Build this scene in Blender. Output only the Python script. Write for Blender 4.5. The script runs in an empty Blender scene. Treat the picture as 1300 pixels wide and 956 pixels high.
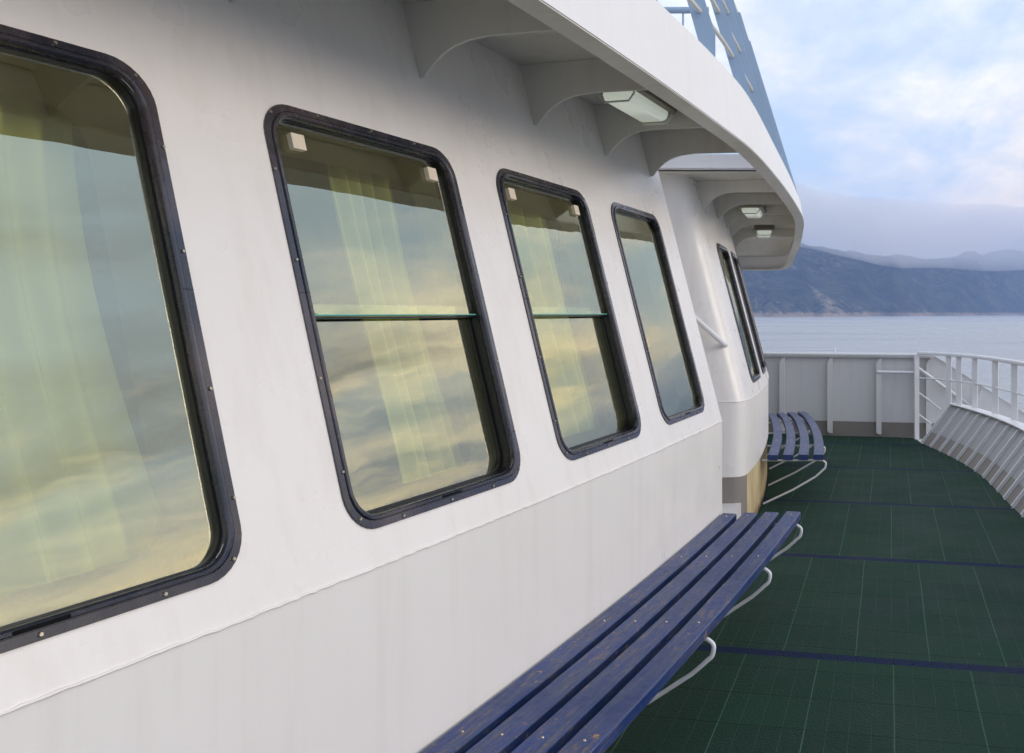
import bpy, bmesh, math, random
import numpy as np
from mathutils import Vector, Matrix
random.seed(7)
scene = bpy.context.scene
COL = scene.collection
R = math.radians

# ------------------------------------------------------------------ objects
def link(name, me, parent=None):
    o = bpy.data.objects.new(name, me)
    COL.objects.link(o)
    if parent is not None:
        o.parent = parent
    return o

def obj(name, bm, mat, parent=None, smooth=False, bevel=0.0):
    me = bpy.data.meshes.new(name)
    bmesh.ops.recalc_face_normals(bm, faces=bm.faces)
    if smooth:
        for f in bm.faces: f.smooth = True
        for e in bm.edges:
            if len(e.link_faces) == 2 and e.calc_face_angle(0) > R(38): e.smooth = False
    bm.to_mesh(me); bm.free()
    me.materials.append(mat)
    o = link(name, me, parent)
    if bevel:
        m = o.modifiers.new('bevel', 'BEVEL'); m.width = bevel; m.segments = 2; m.limit_method = 'ANGLE'; m.angle_limit = R(40)
    return o

def tag(o, label=None, cat=None, group=None, kind=None):
    if label: o['label'] = label
    if cat: o['category'] = cat
    if group: o['group'] = group
    if kind: o['kind'] = kind
    return o

def empty(name, label, cat, group=None):
    o = bpy.data.objects.new(name, None); COL.objects.link(o)
    o.empty_display_size = .1
    return tag(o, label, cat, group)

def place(o, p):                 # put a thing's origin at its base, children keep their places
    p = Vector(p)
    o.location = p
    for c in o.children:
        c.location = c.location - p

# ------------------------------------------------------------------ mesh helpers
def rows(bm, rws, closed=False, loop=False, uv=None):
    """quads between consecutive rows of points"""
    V = [[bm.verts.new(p) for p in r] for r in rws]
    lay = bm.loops.layers.uv.verify() if uv is not None else None
    n = len(V)
    for i in range(n if loop else n-1):
        a, b = V[i], V[(i+1) % n]
        m = len(a)
        for j in range(m if closed else m-1):
            q = [a[j], a[(j+1) % m], b[(j+1) % m], b[j]]
            try: f = bm.faces.new(q)
            except ValueError: continue
            if lay is not None:
                us = [(uv[i], j), (uv[i], j+1), (uv[i+1], j+1), (uv[i+1], j)]
                for l, u in zip(f.loops, us): l[lay].uv = (u[0], u[1]*.07)
    return V

def cap(bm, ring):
    try: bm.faces.new(ring)
    except ValueError: pass

def box(bm, c, s, mtx=None):
    x, y, z = [k/2 for k in s]
    pts = [Vector((i*x, j*y, k*z)) for i in (-1, 1) for j in (-1, 1) for k in (-1, 1)]
    if mtx is not None: pts = [mtx @ p for p in pts]
    v = [bm.verts.new(p + Vector(c)) for p in pts]
    for q in ((0,1,3,2),(4,6,7,5),(0,4,5,1),(2,3,7,6),(0,2,6,4),(1,5,7,3)):
        bm.faces.new([v[i] for i in q])

def tube(bm, pts, r, n=12, caps=True):
    pts = [Vector(p) for p in pts]
    t0 = (pts[1]-pts[0]).normalized()
    up = Vector((0,0,1)) if abs(t0.z) < .9 else Vector((1,0,0))
    u = t0.cross(up).normalized()
    rs = []
    for i, p in enumerate(pts):
        a = pts[max(i-1,0)]; b = pts[min(i+1,len(pts)-1)]
        t = (b-a).normalized()
        u = (u - t*u.dot(t)).normalized(); w = t.cross(u)
        rr = r[i] if isinstance(r, (list, tuple)) else r
        rs.append([p + (u*math.cos(2*math.pi*k/n)+w*math.sin(2*math.pi*k/n))*rr for k in range(n)])
    V = rows(bm, rs, closed=True)
    if caps: cap(bm, V[0]); cap(bm, V[-1])

def catmull(P, sub=12):
    P = [np.array(p, float) for p in P]
    out = []
    n = len(P)
    for i in range(n-1):
        p1, p2 = P[i], P[i+1]
        p0 = P[i-1] if i > 0 else 2*p1-p2
        p3 = P[i+2] if i < n-2 else 2*p2-p1
        d = [max(np.linalg.norm((b-a)[:2]), 1e-4)**.5 for a, b in ((p0,p1),(p1,p2),(p2,p3))]
        m1 = (p1-p0)/d[0] - (p2-p0)/(d[0]+d[1]) + (p2-p1)/d[1]
        m2 = (p2-p1)/d[1] - (p3-p1)/(d[1]+d[2]) + (p3-p2)/d[2]
        m1 *= d[1]; m2 *= d[1]
        for k in range(sub):
            t = k/sub
            out.append((2*t**3-3*t*t+1)*p1 + (t**3-2*t*t+t)*m1 + (-2*t**3+3*t*t)*p2 + (t**3-t*t)*m2)
    out.append(P[-1])
    return np.array(out)

class Path:                       # dense curve in plan with arc length
    def __init__(s, pts):
        s.p = np.array(pts, float)
        d = np.linalg.norm(np.diff(s.p[:, :2], axis=0), axis=1)
        s.s = np.concatenate(([0], np.cumsum(d))); s.L = s.s[-1]; s.lo, s.hi = 0., s.L
    def at(s, q):
        return np.array([np.interp(q, s.s, s.p[:, k]) for k in range(s.p.shape[1])])
    def tan(s, q):
        a = s.at(max(q-.05, 0)); b = s.at(min(q+.05, s.L)); t = (b-a)[:2]
        return t/np.linalg.norm(t)
    def left(s, q):
        t = s.tan(q); return np.array((-t[1], t[0]))
    def of_y(s, y, lim=None):
        Y = s.p[:, 1]; k = len(Y) if lim is None else lim
        return float(np.interp(y, Y[:k], s.s[:k]))
    def x_at_y(s, y, k=None):
        return float(np.interp(y, s.p[:k, 1], s.p[:k, 0]))

# ------------------------------------------------------------------ materials
class NT:
    def __init__(s, name):
        s.m = bpy.data.materials.new(name); s.m.use_nodes = True
        s.t = s.m.node_tree; s.t.nodes.clear()
        s.out = s.t.nodes.new('ShaderNodeOutputMaterial')
    def n(s, typ, **kw):
        nd = s.t.nodes.new('ShaderNode'+typ)
        for k, v in kw.items(): setattr(nd, k, v)
        return nd
    def l(s, a, b): s.t.links.new(a, b)
    def val(s, sock, v):
        if hasattr(v, 'is_linked') or isinstance(v, bpy.types.NodeSocket): s.l(v, sock)
        else: sock.default_value = v
    def math(s, op, a, b=0.0, c=None, clamp=False):
        nd = s.n('Math', operation=op); nd.use_clamp = clamp
        s.val(nd.inputs[0], a); s.val(nd.inputs[1], b)
        if c is not None: s.val(nd.inputs[2], c)
        return nd.outputs[0]
    def mix(s, f, a, b, typ='MIX'):
        nd = s.n('Mix', data_type='RGBA', blend_type=typ)
        s.val(nd.inputs[0], f); s.val(nd.inputs[6], a); s.val(nd.inputs[7], b)
        return nd.outputs[2]
    def noise(s, vec, scale, detail=4, rough=.55, dist=0.):
        nd = s.n('TexNoise'); s.val(nd.inputs['Vector'], vec)
        nd.inputs['Scale'].default_value = scale; nd.inputs['Detail'].default_value = detail
        nd.inputs['Roughness'].default_value = rough; nd.inputs['Distortion'].default_value = dist
        return nd.outputs[0]
    def ramp(s, f, stops, interp='LINEAR'):
        nd = s.n('ValToRGB'); s.val(nd.inputs[0], f); cr = nd.color_ramp; cr.interpolation = interp
        while len(cr.elements) < len(stops): cr.elements.new(.5)
        for e, (p, c) in zip(cr.elements, stops):
            e.position = p; e.color = c if len(c) == 4 else (*c, 1)
        return nd.outputs[0]
    def rng(s, v, a, b, c=0., d=1.):
        nd = s.n('MapRange'); s.val(nd.inputs[0], v)
        for i, k in enumerate((a, b, c, d)): nd.inputs[i+1].default_value = k
        return nd.outputs[0]
    def mapping(s, vec, scale=(1,1,1), rot=(0,0,0), loc=(0,0,0)):
        nd = s.n('Mapping'); s.l(vec, nd.inputs[0]); nd.inputs['Scale'].default_value = scale
        nd.inputs['Rotation'].default_value = rot; nd.inputs['Location'].default_value = loc
        return nd.outputs[0]
    def pos(s): return s.n('NewGeometry').outputs['Position']
    def sep(s, v):
        nd = s.n('SeparateXYZ'); s.l(v, nd.inputs[0]); return nd.outputs
    def bsdf(s, col, rough=.5, metal=0., bump=None, bstr=.2, bdist=.01, spec=.5, coat=0., ior=1.5, extra_normal=None):
        b = s.n('BsdfPrincipled')
        s.val(b.inputs['Base Color'], col); s.val(b.inputs['Roughness'], rough)
        b.inputs['Metallic'].default_value = metal; b.inputs['Specular IOR Level'].default_value = spec
        b.inputs['Coat Weight'].default_value = coat; b.inputs['IOR'].default_value = ior
        if bump is not None:
            bp = s.n('Bump'); s.l(bump, bp.inputs['Height']); bp.inputs['Strength'].default_value = bstr
            bp.inputs['Distance'].default_value = bdist
            s.l(bp.outputs[0], b.inputs['Normal'])
        s.l(b.outputs[0], s.out.inputs[0])
        return b

def rgb(c): return (*c, 1)

def painted(name, col, rough=.35, dirt=.12, wob=.5, rust=0., streak=.05, dirtcol=(.33,.29,.22), coat=0.):
    """gloss ship's paint over slightly wavy steel, with thin dirt and a few rust specks"""
    t = NT(name); p = t.pos()
    big = t.noise(p, 1.3, 3); fine = t.noise(p, 60, 3)
    st = t.noise(t.mapping(p, (14, 14, .9)), 1.0, 5, .6)
    c = t.mix(t.math('MULTIPLY', t.rng(big, .35, .75), dirt), rgb(col), rgb(dirtcol))
    c = t.mix(t.math('MULTIPLY', t.rng(st, .5, .8), streak*2), c, rgb(dirtcol))
    if rust > 0:
        rn = t.noise(p, 34, 4, .6); rn2 = t.noise(p, 2.1, 2)
        m = t.math('MULTIPLY', t.rng(rn, .74, .78), t.rng(rn2, .52, .65))
        c = t.mix(t.math('MULTIPLY', m, rust), c, rgb((.22, .09, .03)))
    h = t.math('ADD', t.math('MULTIPLY', t.noise(p, 3.2, 2), wob), t.math('MULTIPLY', fine, .02))
    ro = t.rng(t.noise(p, 5, 4), .3, .7, rough-.06, rough+.10)
    t.bsdf(c, ro, bump=h, bstr=.5, bdist=.012, coat=coat)
    return t.m

M = {}
M['white'] = painted('white_hull_paint', (.80,.775,.75), .30, .10, .55, .5, .10, (.50,.43,.34))
M['white_low'] = painted('white_lower_paint', (.785,.765,.745), .33, .10, .45, .6, .09, (.46,.42,.36))
M['fascia'] = painted('fascia_paint', (.80,.79,.78), .38, .06, .3, .3, .05, (.5,.45,.38))
M['soffit'] = painted('soffit_paint', (.74,.71,.65), .40, .24, .3, .9, .14, (.40,.35,.26))
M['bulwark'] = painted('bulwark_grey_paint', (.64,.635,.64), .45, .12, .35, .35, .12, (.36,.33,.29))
M['bulwark_shaded'] = painted('bulwark_shade_grey', (.36,.36,.37), .5, .12, .35, .35, .12, (.30,.28,.25))  # bulwark grey darkened: shade on the inward side plating put into the colour
M['rail'] = painted('rail_white_paint', (.74,.74,.76), .35, .06, .0, .3, .05)
M['taupe'] = painted('skirting_taupe_paint', (.22,.20,.185), .55, .2, .1, .2, .1)
M['slate'] = painted('blue_grey_plate_paint', (.30,.41,.55), .4, .06, .1, .0, .05, (.2,.24,.3))
M['cream'] = painted('cream_rail_paint', (.62,.62,.55), .35, .1, .0, .3)
M['lamp_body'] = painted('lamp_body_olive', (.16,.145,.09), .4, .25, .0, .2)
M['clip'] = painted('cream_clip', (.75,.66,.52), .4, .1, 0)
M['dark'] = painted('dark_gasket', (.012,.012,.013), .45, .0, 0, 0, 0)
M['liner'] = painted('cabin_liner', (.27,.28,.19), .5, .1, 0, 0, 0)
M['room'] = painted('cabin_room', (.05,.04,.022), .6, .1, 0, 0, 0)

def kick():
    t = NT('beige_stained_skirting'); p = t.pos(); z = t.sep(p)[2]
    n = t.noise(t.mapping(p, (9, 9, 2.2)), 1, 6, .65)
    c = t.mix(t.rng(n, .38, .7), rgb((.60,.50,.30)), rgb((.42,.30,.14)))
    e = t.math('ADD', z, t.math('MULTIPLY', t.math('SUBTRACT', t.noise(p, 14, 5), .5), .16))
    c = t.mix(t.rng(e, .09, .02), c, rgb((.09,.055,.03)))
    t.bsdf(c, .55, bump=n, bstr=.3); return t.m
M['kick'] = kick()

def frame_mat():
    t = NT('window_frame_navy'); p = t.pos()
    n = t.noise(p, 3, 4); n2 = t.noise(p, 30, 5, .6)
    c = t.mix(t.rng(n, .4, .65), rgb((.012,.014,.026)), rgb((.075,.060,.066)))
    c = t.mix(t.math('MULTIPLY', t.rng(n2, .72, .77), .35), c, rgb((.22,.21,.21)))
    t.bsdf(c, t.rng(n2, .3, .7, .18, .36), bump=n2, bstr=.08, bdist=.002, coat=.4, spec=.6); return t.m
M['frame'] = frame_mat()

def simple(name, col, rough, metal=0., coat=0., bump=0):
    t = NT(name); p = t.pos(); n = t.noise(p, 80, 3)
    c = t.mix(t.rng(n, .3, .8), rgb(col), rgb(tuple(k*.75 for k in col)))
    t.bsdf(c, rough, metal, coat=coat, bump=n, bstr=bump); return t.m
M['screw'] = simple('screw_steel', (.55,.5,.4), .3, .9)
M['black'] = simple('black_rubber', (.006,.006,.007), .3)

def glass_mat(name, tint, ior, refl=(1,1,1)):
    t = NT(name); p = t.pos()
    g = t.n('NewGeometry'); dp = t.n('VectorMath', operation='DOT_PRODUCT'); t.l(g.outputs['Normal'], dp.inputs[0]); t.l(g.outputs['Incoming'], dp.inputs[1])
    cs = t.math('ABSOLUTE', dp.outputs['Value']); fac = t.math('ADD', t.math('MULTIPLY', t.math('POWER', t.math('SUBTRACT', 1, cs), 5), 1-ior), ior, clamp=True)
    bp = t.n('Bump'); t.l(t.noise(p, 3.0, 2), bp.inputs['Height']); bp.inputs['Strength'].default_value = .35; bp.inputs['Distance'].default_value = .0035
    tr = t.n('BsdfTransparent'); tr.inputs[0].default_value = rgb(tint)
    gl = t.n('BsdfGlossy'); gl.inputs['Roughness'].default_value = 0.01; gl.inputs[0].default_value = rgb(refl)
    t.l(bp.outputs[0], gl.inputs['Normal'])
    mx = t.n('MixShader'); t.l(fac, mx.inputs[0]); t.l(tr.outputs[0], mx.inputs[1]); t.l(gl.outputs[0], mx.inputs[2])
    t.l(mx.outputs[0], t.out.inputs[0]); return t.m
M['glass'] = glass_mat('tinted_window_glass', (.80,.86,.58), .40, (1,.98,.74))
def edge_glass():
    t = NT('glass_cut_edge'); t.bsdf(rgb((.12,.42,.34)), .15, spec=.8); return t.m
M['gedge'] = edge_glass()

def curtain_mat():
    t = NT('pale_curtain_cloth'); p = t.pos()
    w = t.noise(t.mapping(p, (300, 300, 300)), 1, 2)
    c = t.mix(t.rng(t.noise(p, 4, 3), .3, .7), rgb((.74,.71,.34)), rgb((.56,.56,.26)))
    d = t.n('BsdfDiffuse'); t.l(c, d.inputs[0])
    tl = t.n('BsdfTranslucent'); t.l(c, tl.inputs[0])
    mx = t.n('MixShader'); mx.inputs[0].default_value = .15
    t.l(d.outputs[0], mx.inputs[1]); t.l(tl.outputs[0], mx.inputs[2]); t.l(mx.outputs[0], t.out.inputs[0]); return t.m
M['curtain'] = curtain_mat()

def plank_mat():
    t = NT('worn_blue_paint'); uv = t.n('UVMap').outputs[0]; p = t.pos()
    g = t.noise(t.mapping(uv, (2.2, 60, 1)), 1, 6, .7)
    w = t.noise(t.mapping(uv, (7, 60, 1)), 1, 6, .7); big = t.noise(p, 2.6, 3)
    fine = t.noise(p, 38, 5, .75)
    c = t.mix(t.rng(big, .3, .7), rgb((.004,.020,.115)), rgb((.009,.040,.19)))
    c = t.mix(t.math('MULTIPLY', t.rng(g, .47, .60), .75), c, rgb((.050,.070,.105)))
    nz = t.sep(t.n('NewGeometry').outputs['Normal'])[2]
    wear = t.math('MULTIPLY', t.math('MULTIPLY', t.rng(w, .50, .58), t.rng(fine, .42, .56)), t.rng(big, .40, .52))
    c = t.mix(t.math('MULTIPLY', wear, .95), c, rgb((.16,.12,.105)))
    chip = t.math('MULTIPLY', t.rng(t.noise(p, 22, 6, .7), .635, .655), t.rng(big, .46, .52))
    c = t.mix(chip, c, rgb((.33,.20,.11)))
    h = t.math('ADD', t.math('MULTIPLY', g, .5), t.math('MULTIPLY', fine, .5))
    t.bsdf(c, t.rng(fine, .3, .7, .34, .55), bump=h, bstr=.5, bdist=.003, spec=.5); return t.m
M['plank'] = plank_mat()

SHIP = math.atan(.198)            # heading of the ship against the view axis
def mat_deck():
    t = NT('green_deck_matting'); p = t.pos()
    q = t.mapping(p, (1,1,1), (0,0,SHIP)); x, y, z = t.sep(q)
    # strips every 1.8 m
    ys = t.math('DIVIDE', t.math('SUBTRACT', y, 4.36), 1.79)
    k = t.math('FLOOR', ys); fy = t.math('SUBTRACT', ys, k)
    dy = t.math('MULTIPLY', t.math('MINIMUM', fy, t.math('SUBTRACT', 1, fy)), 1.79)
    wob = t.math('MULTIPLY', t.math('SUBTRACT', t.noise(p, .9, 2), .5), .012)
    odd = t.math('MULTIPLY', t.math('MODULO', t.math('ADD', k, 20), 2), .17)
    xx = t.math('ADD', t.math('ADD', x, odd), t.math('ADD', wob, 5.012))
    def lines(v, per, wd):
        f = t.math('FRACT', t.math('DIVIDE', v, per))
        d = t.math('MULTIPLY', t.math('MINIMUM', f, t.math('SUBTRACT', 1, f)), per)
        return t.rng(d, wd, wd*.35)
    big = lines(xx, .347, .0042); small = lines(xx, .08675, .0032)
    cr = lines(t.math('ADD', y, wob), .298, .006)
    strip = t.rng(dy, .040, .037)
    sdiv = lines(xx, .08675, .004)
    n1 = t.noise(p, 2.1, 5, .6); n2 = t.noise(p, 130, 3, .7); vor = t.n('TexVoronoi'); t.l(q, vor.inputs[0]); vor.inputs['Scale'].default_value = 95
    base = t.mix(t.rng(n1, .3, .7), rgb((.005,.022,.010)), rgb((.014,.050,.024)))
    tile = t.n('TexWhiteNoise'); tile.noise_dimensions = '2D'
    cb = t.n('CombineXYZ'); t.l(t.math('FLOOR', t.math('DIVIDE', xx, .347)), cb.inputs[0]); t.l(t.math('FLOOR', t.math('DIVIDE', y, .298)), cb.inputs[1])
    t.l(cb.outputs[0], tile.inputs[0])
    base = t.mix(t.math('MULTIPLY', tile.outputs[0], .75), base, rgb((.006,.018,.014)))
    c = t.mix(t.math('MULTIPLY', t.rng(vor.outputs[0], .1, .5), .6), base, rgb((.016,.048,.033)))
    keep = t.rng(t.noise(t.mapping(p, (1,1,1)), 1.7, 3), .35, .65, .25, 1.)
    c = t.mix(t.math('MULTIPLY', t.math('MULTIPLY', small, keep), .34), c, rgb((.06,.13,.10)))
    c = t.mix(t.math('MULTIPLY', t.math('MULTIPLY', big, t.rng(tile.outputs[0], 0, 1, .5, 1)), .50), c, rgb((.09,.19,.13)))
    c = t.mix(t.math('MULTIPLY', cr, .5), c, rgb((.004,.010,.008)))
    sc = t.mix(t.rng(n1, .3, .7), rgb((.004,.008,.040)), rgb((.006,.018,.062)))
    sc = t.mix(t.math('MULTIPLY', sdiv, .7), sc, rgb((.003,.003,.01)))
    c = t.mix(strip, c, sc)
    sp = t.rng(t.noise(p, 21, 2), .79, .80)
    c = t.mix(t.math('MULTIPLY', sp, .6), c, rgb((.35,.33,.28)))
    h = t.math('ADD', vor.outputs[0], t.math('MULTIPLY', n2, .4))
    h = t.math('SUBTRACT', h, t.math('MULTIPLY', t.math('ADD', cr, small), .6))
    t.bsdf(c, t.rng(n1, .3, .7, .65, .85), bump=h, bstr=.6, bdist=.004, spec=.15); return t.m
M['deck'] = mat_deck()

def sea_mat():
    t = NT('sea_water'); p = t.pos()
    a = t.noise(t.mapping(p, (1, 1.9, 1)), .55, 4, .6); b = t.noise(t.mapping(p, (1, 1.6, 1)), .09, 3, .55); g = t.noise(t.mapping(p,(1,3,1)), .004, 3)
    h = t.math('ADD', t.math('MULTIPLY', a, .9), t.math('MULTIPLY', b, 2.6))
    t.bsdf(rgb((.40,.415,.43)), t.rng(g, .4, .6, .20, .36), bump=h, bstr=.8, bdist=1.0, ior=1.333); return t.m
M['sea'] = sea_mat()

def hill_mat():
    t = NT('wooded_hillside'); p = t.pos(); z = t.sep(p)[2]
    n = t.noise(p, .012, 8, .68); n2 = t.noise(p, .045, 6, .7); n3 = t.noise(p, .0035, 4)
    c = t.mix(t.rng(n, .42, .60), rgb((.010,.018,.016)), rgb((.056,.066,.042)))
    c = t.mix(t.math('MULTIPLY', t.math('MULTIPLY', t.rng(n2, .5, .64), t.rng(n3, .42, .6)), .75), c, rgb((.19,.17,.12)))
    sh = t.math('ADD', z, t.math('MULTIPLY', n2, -26))
    c = t.mix(t.math('MULTIPLY', t.rng(sh, -8, -15), t.rng(n3, .35, .6, .25, .9)), c, rgb((.36,.27,.20)))
    # bare scar running down to the shore
    q = t.sep(p); rt = t.math('DIVIDE', q[0], t.math('MAXIMUM', q[1], 1.0))
    zz = t.math('ADD', z, 9.0)
    dd = t.math('ABSOLUTE', t.math('SUBTRACT', rt, t.math('SUBTRACT', .145, t.math('MULTIPLY', zz, .00036))))
    wd = t.math('MAXIMUM', t.math('SUBTRACT', .017, t.math('MULTIPLY', zz, .00016)), .002)
    sm = t.math('MULTIPLY', t.math('MULTIPLY', t.rng(t.math('DIVIDE', dd, wd), 1.1, .2), t.rng(n2, .42, .56)), t.rng(zz, 105, 70))
    c = t.mix(t.math('MULTIPLY', sm, .8), c, rgb((.36,.29,.21)))
    t.bsdf(c, .9, bump=n, bstr=1., bdist=25, spec=.1); return t.m
M['hill'] = hill_mat()
def rock_mat():
    t = NT('bare_rock'); p = t.pos(); n = t.noise(p, .03, 6, .7)
    t.bsdf(t.mix(t.rng(n,.35,.65), rgb((.12,.11,.075)), rgb((.42,.33,.24))), .9, bump=n, bstr=1, bdist=12, spec=.1); return t.m
M['rock'] = rock_mat()

def lens_mat():
    t = NT('prismatic_lamp_cover'); p = t.pos()
    w = t.n('TexWave'); t.l(p, w.inputs[0]); w.inputs['Scale'].default_value = 60; w.inputs['Distortion'].default_value = .4
    b = t.bsdf(rgb((.74,.78,.70)), .22, bump=w.outputs[1], bstr=.4, bdist=.003, spec=.7, coat=.5)
    b.inputs['Emission Color'].default_value = (.92,1,.85,1); b.inputs['Emission Strength'].default_value = .28
    return t.m
M['lens'] = lens_mat()

# ------------------------------------------------------------------ deckhouse wall geometry
A = math.atan(.265); SA, CA = math.sin(A), math.cos(A)
def CX(y): return -.01334909*y*y + .40000578*y - 1.70433907
P1 = Path([(CX(y), y) for y in np.arange(-3, 5.4501, .05)])
P2 = Path(catmull([(-1.2,6.60),(-.5,6.60),(.10,6.60),(.20,6.61),(.255,6.66),(.285,6.74),(.33,6.95),(.41,7.4),(.515,8.2),(.59,9.0),(.635,9.8),(.65,10.4),(.62,10.8),(.50,11.05),(.2,11.15),(-1,11.2),(-4.5,11.2)], 10))
K2 = int(np.argmax(P2.p[:,1] > 11.12))           # the side wall part of section two
def surf(P, s, v, d=0.):
    p = P.at(s)[:2]; n = P.left(s)
    if v >= 0:
        m = P.left(min(max(s, P.lo), P.hi))
        x = p + m*SA*v + n*CA*d; return Vector((x[0], x[1], 1+CA*v - SA*d))
    x = p + n*d; return Vector((x[0], x[1], 1+v))
VT = (2.86-1)/CA

P2.lo, P2.hi = P2.of_y(6.98, K2), P2.of_y(10.55, K2)
def rrect(hw, hh, r, nc=8, ns=6):
    """closed loop of a rounded rectangle, with the matching points of its sharp rectangle"""
    out = []; cor = []
    for ci, (sx, sy) in enumerate(((1,1),(-1,1),(-1,-1),(1,-1))):
        cx, cy = sx*(hw-r), sy*(hh-r)
        for k in range(nc+1):
            a = math.pi/2*(ci + k/nc)
            out.append((cx+r*math.cos(a), cy+r*math.sin(a)))
            cor.append((ci, k/nc))
        nx, ny = ((-1,1),(-1,-1),(1,-1),(1,1))[ci]
        ex, ey = out[-1]
        fx, fy = nx*(hw-r) if ci in (0,2) else nx*hw, ny*hh if ci in (0,2) else ny*(hh-r)
        for k in range(1, ns):
            out.append((ex+(fx-ex)*k/ns, ey+(fy-ey)*k/ns)); cor.append(None)
    return out, cor

def cell_loop(hole, cor, hw, hh, r, x0, x1, y0, y1):
    """project the hole's loop onto the cell rectangle x0..x1,y0..y1 (hole centred at 0)"""
    out = []
    sgn = ((1,1),(-1,1),(-1,-1),(1,-1))
    def tox(x): return x1*(x/hw) if x > 0 else x0*(-x/hw)
    def toy(y): return y1*(y/hh) if y > 0 else y0*(-y/hh)
    for (x, y), c in zip(hole, cor):
        if c is None:
            out.append((tox(x), toy(y))); continue
        ci, f = c; sx, sy = sgn[ci]
        a = (sx*hw, sy*(hh-r)); b = (sx*(hw-r), sy*hh); k = (sx*hw, sy*hh)
        if ci in (1, 3): a, b = b, a
        if f < .5: q = [a[i]+(k[i]-a[i])*f*2 for i in (0,1)]
        else: q = [k[i]+(b[i]-k[i])*(f-.5)*2 for i in (0,1)]
        out.append((tox(q[0]), toy(q[1])))
    return out

V0, V1 = .093, 1.252                     # bottom and top of the window frames up the sloping wall
VC, HH = (V0+V1)/2, (V1-V0)/2
def mkwin(P, ya, yb, lim=None):
    a, b = P.of_y(ya, lim), P.of_y(yb, lim)
    return ((a+b)/2, (b-a)/2)
W1 = [mkwin(P1, 1.13, 1.953), mkwin(P1, 2.25, 3.068), mkwin(P1, 3.335, 4.145), mkwin(P1, 4.42, 5.172)]
W2 = [mkwin(P2, 7.12, 7.86, K2), mkwin(P2, 8.12, 8.86, K2), mkwin(P2, 9.12, 9.86, K2)]

def plated_wall(P, wins, s0, s1, dep=0., inset=.03, rr=.10, vlo=0.0, vhi=VT):
    bm = bmesh.new()
    edges = [s0] + [((a[0]+a[1])+(b[0]-b[1]))/2 for a, b in zip(wins, wins[1:])]
    first = wins[0][0]-wins[0][1]-.14; last = wins[-1][0]+wins[-1][1]+.14
    b = [first] + edges[1:] + [last]
    for (c, hw), x0, x1 in zip(wins, b, b[1:]):
        w, h = hw-inset, HH-inset
        lp, cor = rrect(w, h, rr)
        cl = cell_loop(lp, cor, w, h, rr, x0-c, x1-c, vlo-VC, vhi-VC)
        rw = []
        for k in (0, .08, .25, .5, .75, 1):
            rw.append([surf(P, c+p[0]*(1-k)+q[0]*k, VC+p[1]*(1-k)+q[1]*k, dep) for p, q in zip(lp, cl)])
        rows(bm, rw, closed=True)
    for a0, a1 in ((s0, first), (last, s1)):
        n = max(2, int((a1-a0)/.06))
        rows(bm, [[surf(P, a0+(a1-a0)*i/n, vlo+(vhi-vlo)*j/6, dep) for j in range(7)] for i in range(n+1)])
    return bm

deckhouse = empty('deckhouse', 'white steel ferry deckhouse with a sloping curved side of dark framed windows', 'deckhouse')
bm = plated_wall(P1, W1, 0, P1.L)
sE = P1.L
# return of the corner into the alcove
nI = P1.left(sE); rin = Vector((nI[0], nI[1], 0))
rows(bm, [[surf(P1, sE, v), surf(P1, sE, v)+rin*1.1] for v in [VT*k/8 for k in range(9)]])
obj('sloping_wall', bm, M['white'], deckhouse, smooth=True)
bm = bmesh.new()
n = 120
rows(bm, [[surf(P1, sE*i/n, v, 0) for v in (-.0005,-.3,-.6,-1.0)] for i in range(n+1)])
rows(bm, [[surf(P1, sE, v), surf(P1, sE, v)+rin*1.1] for v in (-.0005,-.5,-1.0)])
obj('lower_wall', bm, M['white_low'], deckhouse, smooth=True)
# weld bead along the knuckle
bm = bmesh.new(); pts = []
for i in range(500):
    s = sE*i/499; j = random.uniform(-.0016,.0016)
    q = surf(P1, s, .0, -.001); pts.append(q + Vector((0,0,j)))
tube(bm, pts, [.0026+random.uniform(0,.0016) for _ in pts], 6)
# vertical plate seam
obj('weld_seam', bm, M['white'], deckhouse, smooth=True)

# section two beyond the alcove
bm = plated_wall(P2, W2, 0, P2.L)
obj('forward_wall', bm, M['white'], deckhouse, smooth=True)
bm = bmesh.new(); n = 220
rows(bm, [[surf(P2, P2.L*i/n, v, 0) for v in (-.0005,-.3,-.55)] for i in range(n+1)])
obj('forward_lower_wall', bm, M['white_low'], deckhouse, smooth=True)
bm = bmesh.new()
sk = P2.of_y(6.75, K2)
rows(bm, [[surf(P2, sk+(P2.L-sk)*i/n, -.5505, .0), surf(P2, sk+(P2.L-sk)*i/n, -.5505, .012), surf(P2, sk+(P2.L-sk)*i/n, -1.0, .012)] for i in range(n+1)])
tag(obj('skirting', bm, M['kick'], deckhouse, smooth=True), 'beige rust stained skirting under the curved bench')
bm = bmesh.new()  # dark grey band over the foot of the aft-facing wall
rows(bm, [[surf(P2, sk*i/40, -.5505, .0), surf(P2, sk*i/40, -.5505, .004), surf(P2, sk*i/40, -1.0, .004)] for i in range(41)])
tag(obj('skirting', bm, M['taupe'], deckhouse, smooth=True), 'dark grey band along the foot of the alcove wall')
bm = bmesh.new(); pts = [surf(P2, P2.L*.6*i/399, 0, -.001)+Vector((0,0,random.uniform(-.001,.001))) for i in range(400)]
tube(bm, pts, .0028, 6); obj('weld_seam', bm, M['white'], deckhouse, smooth=True)
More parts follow.
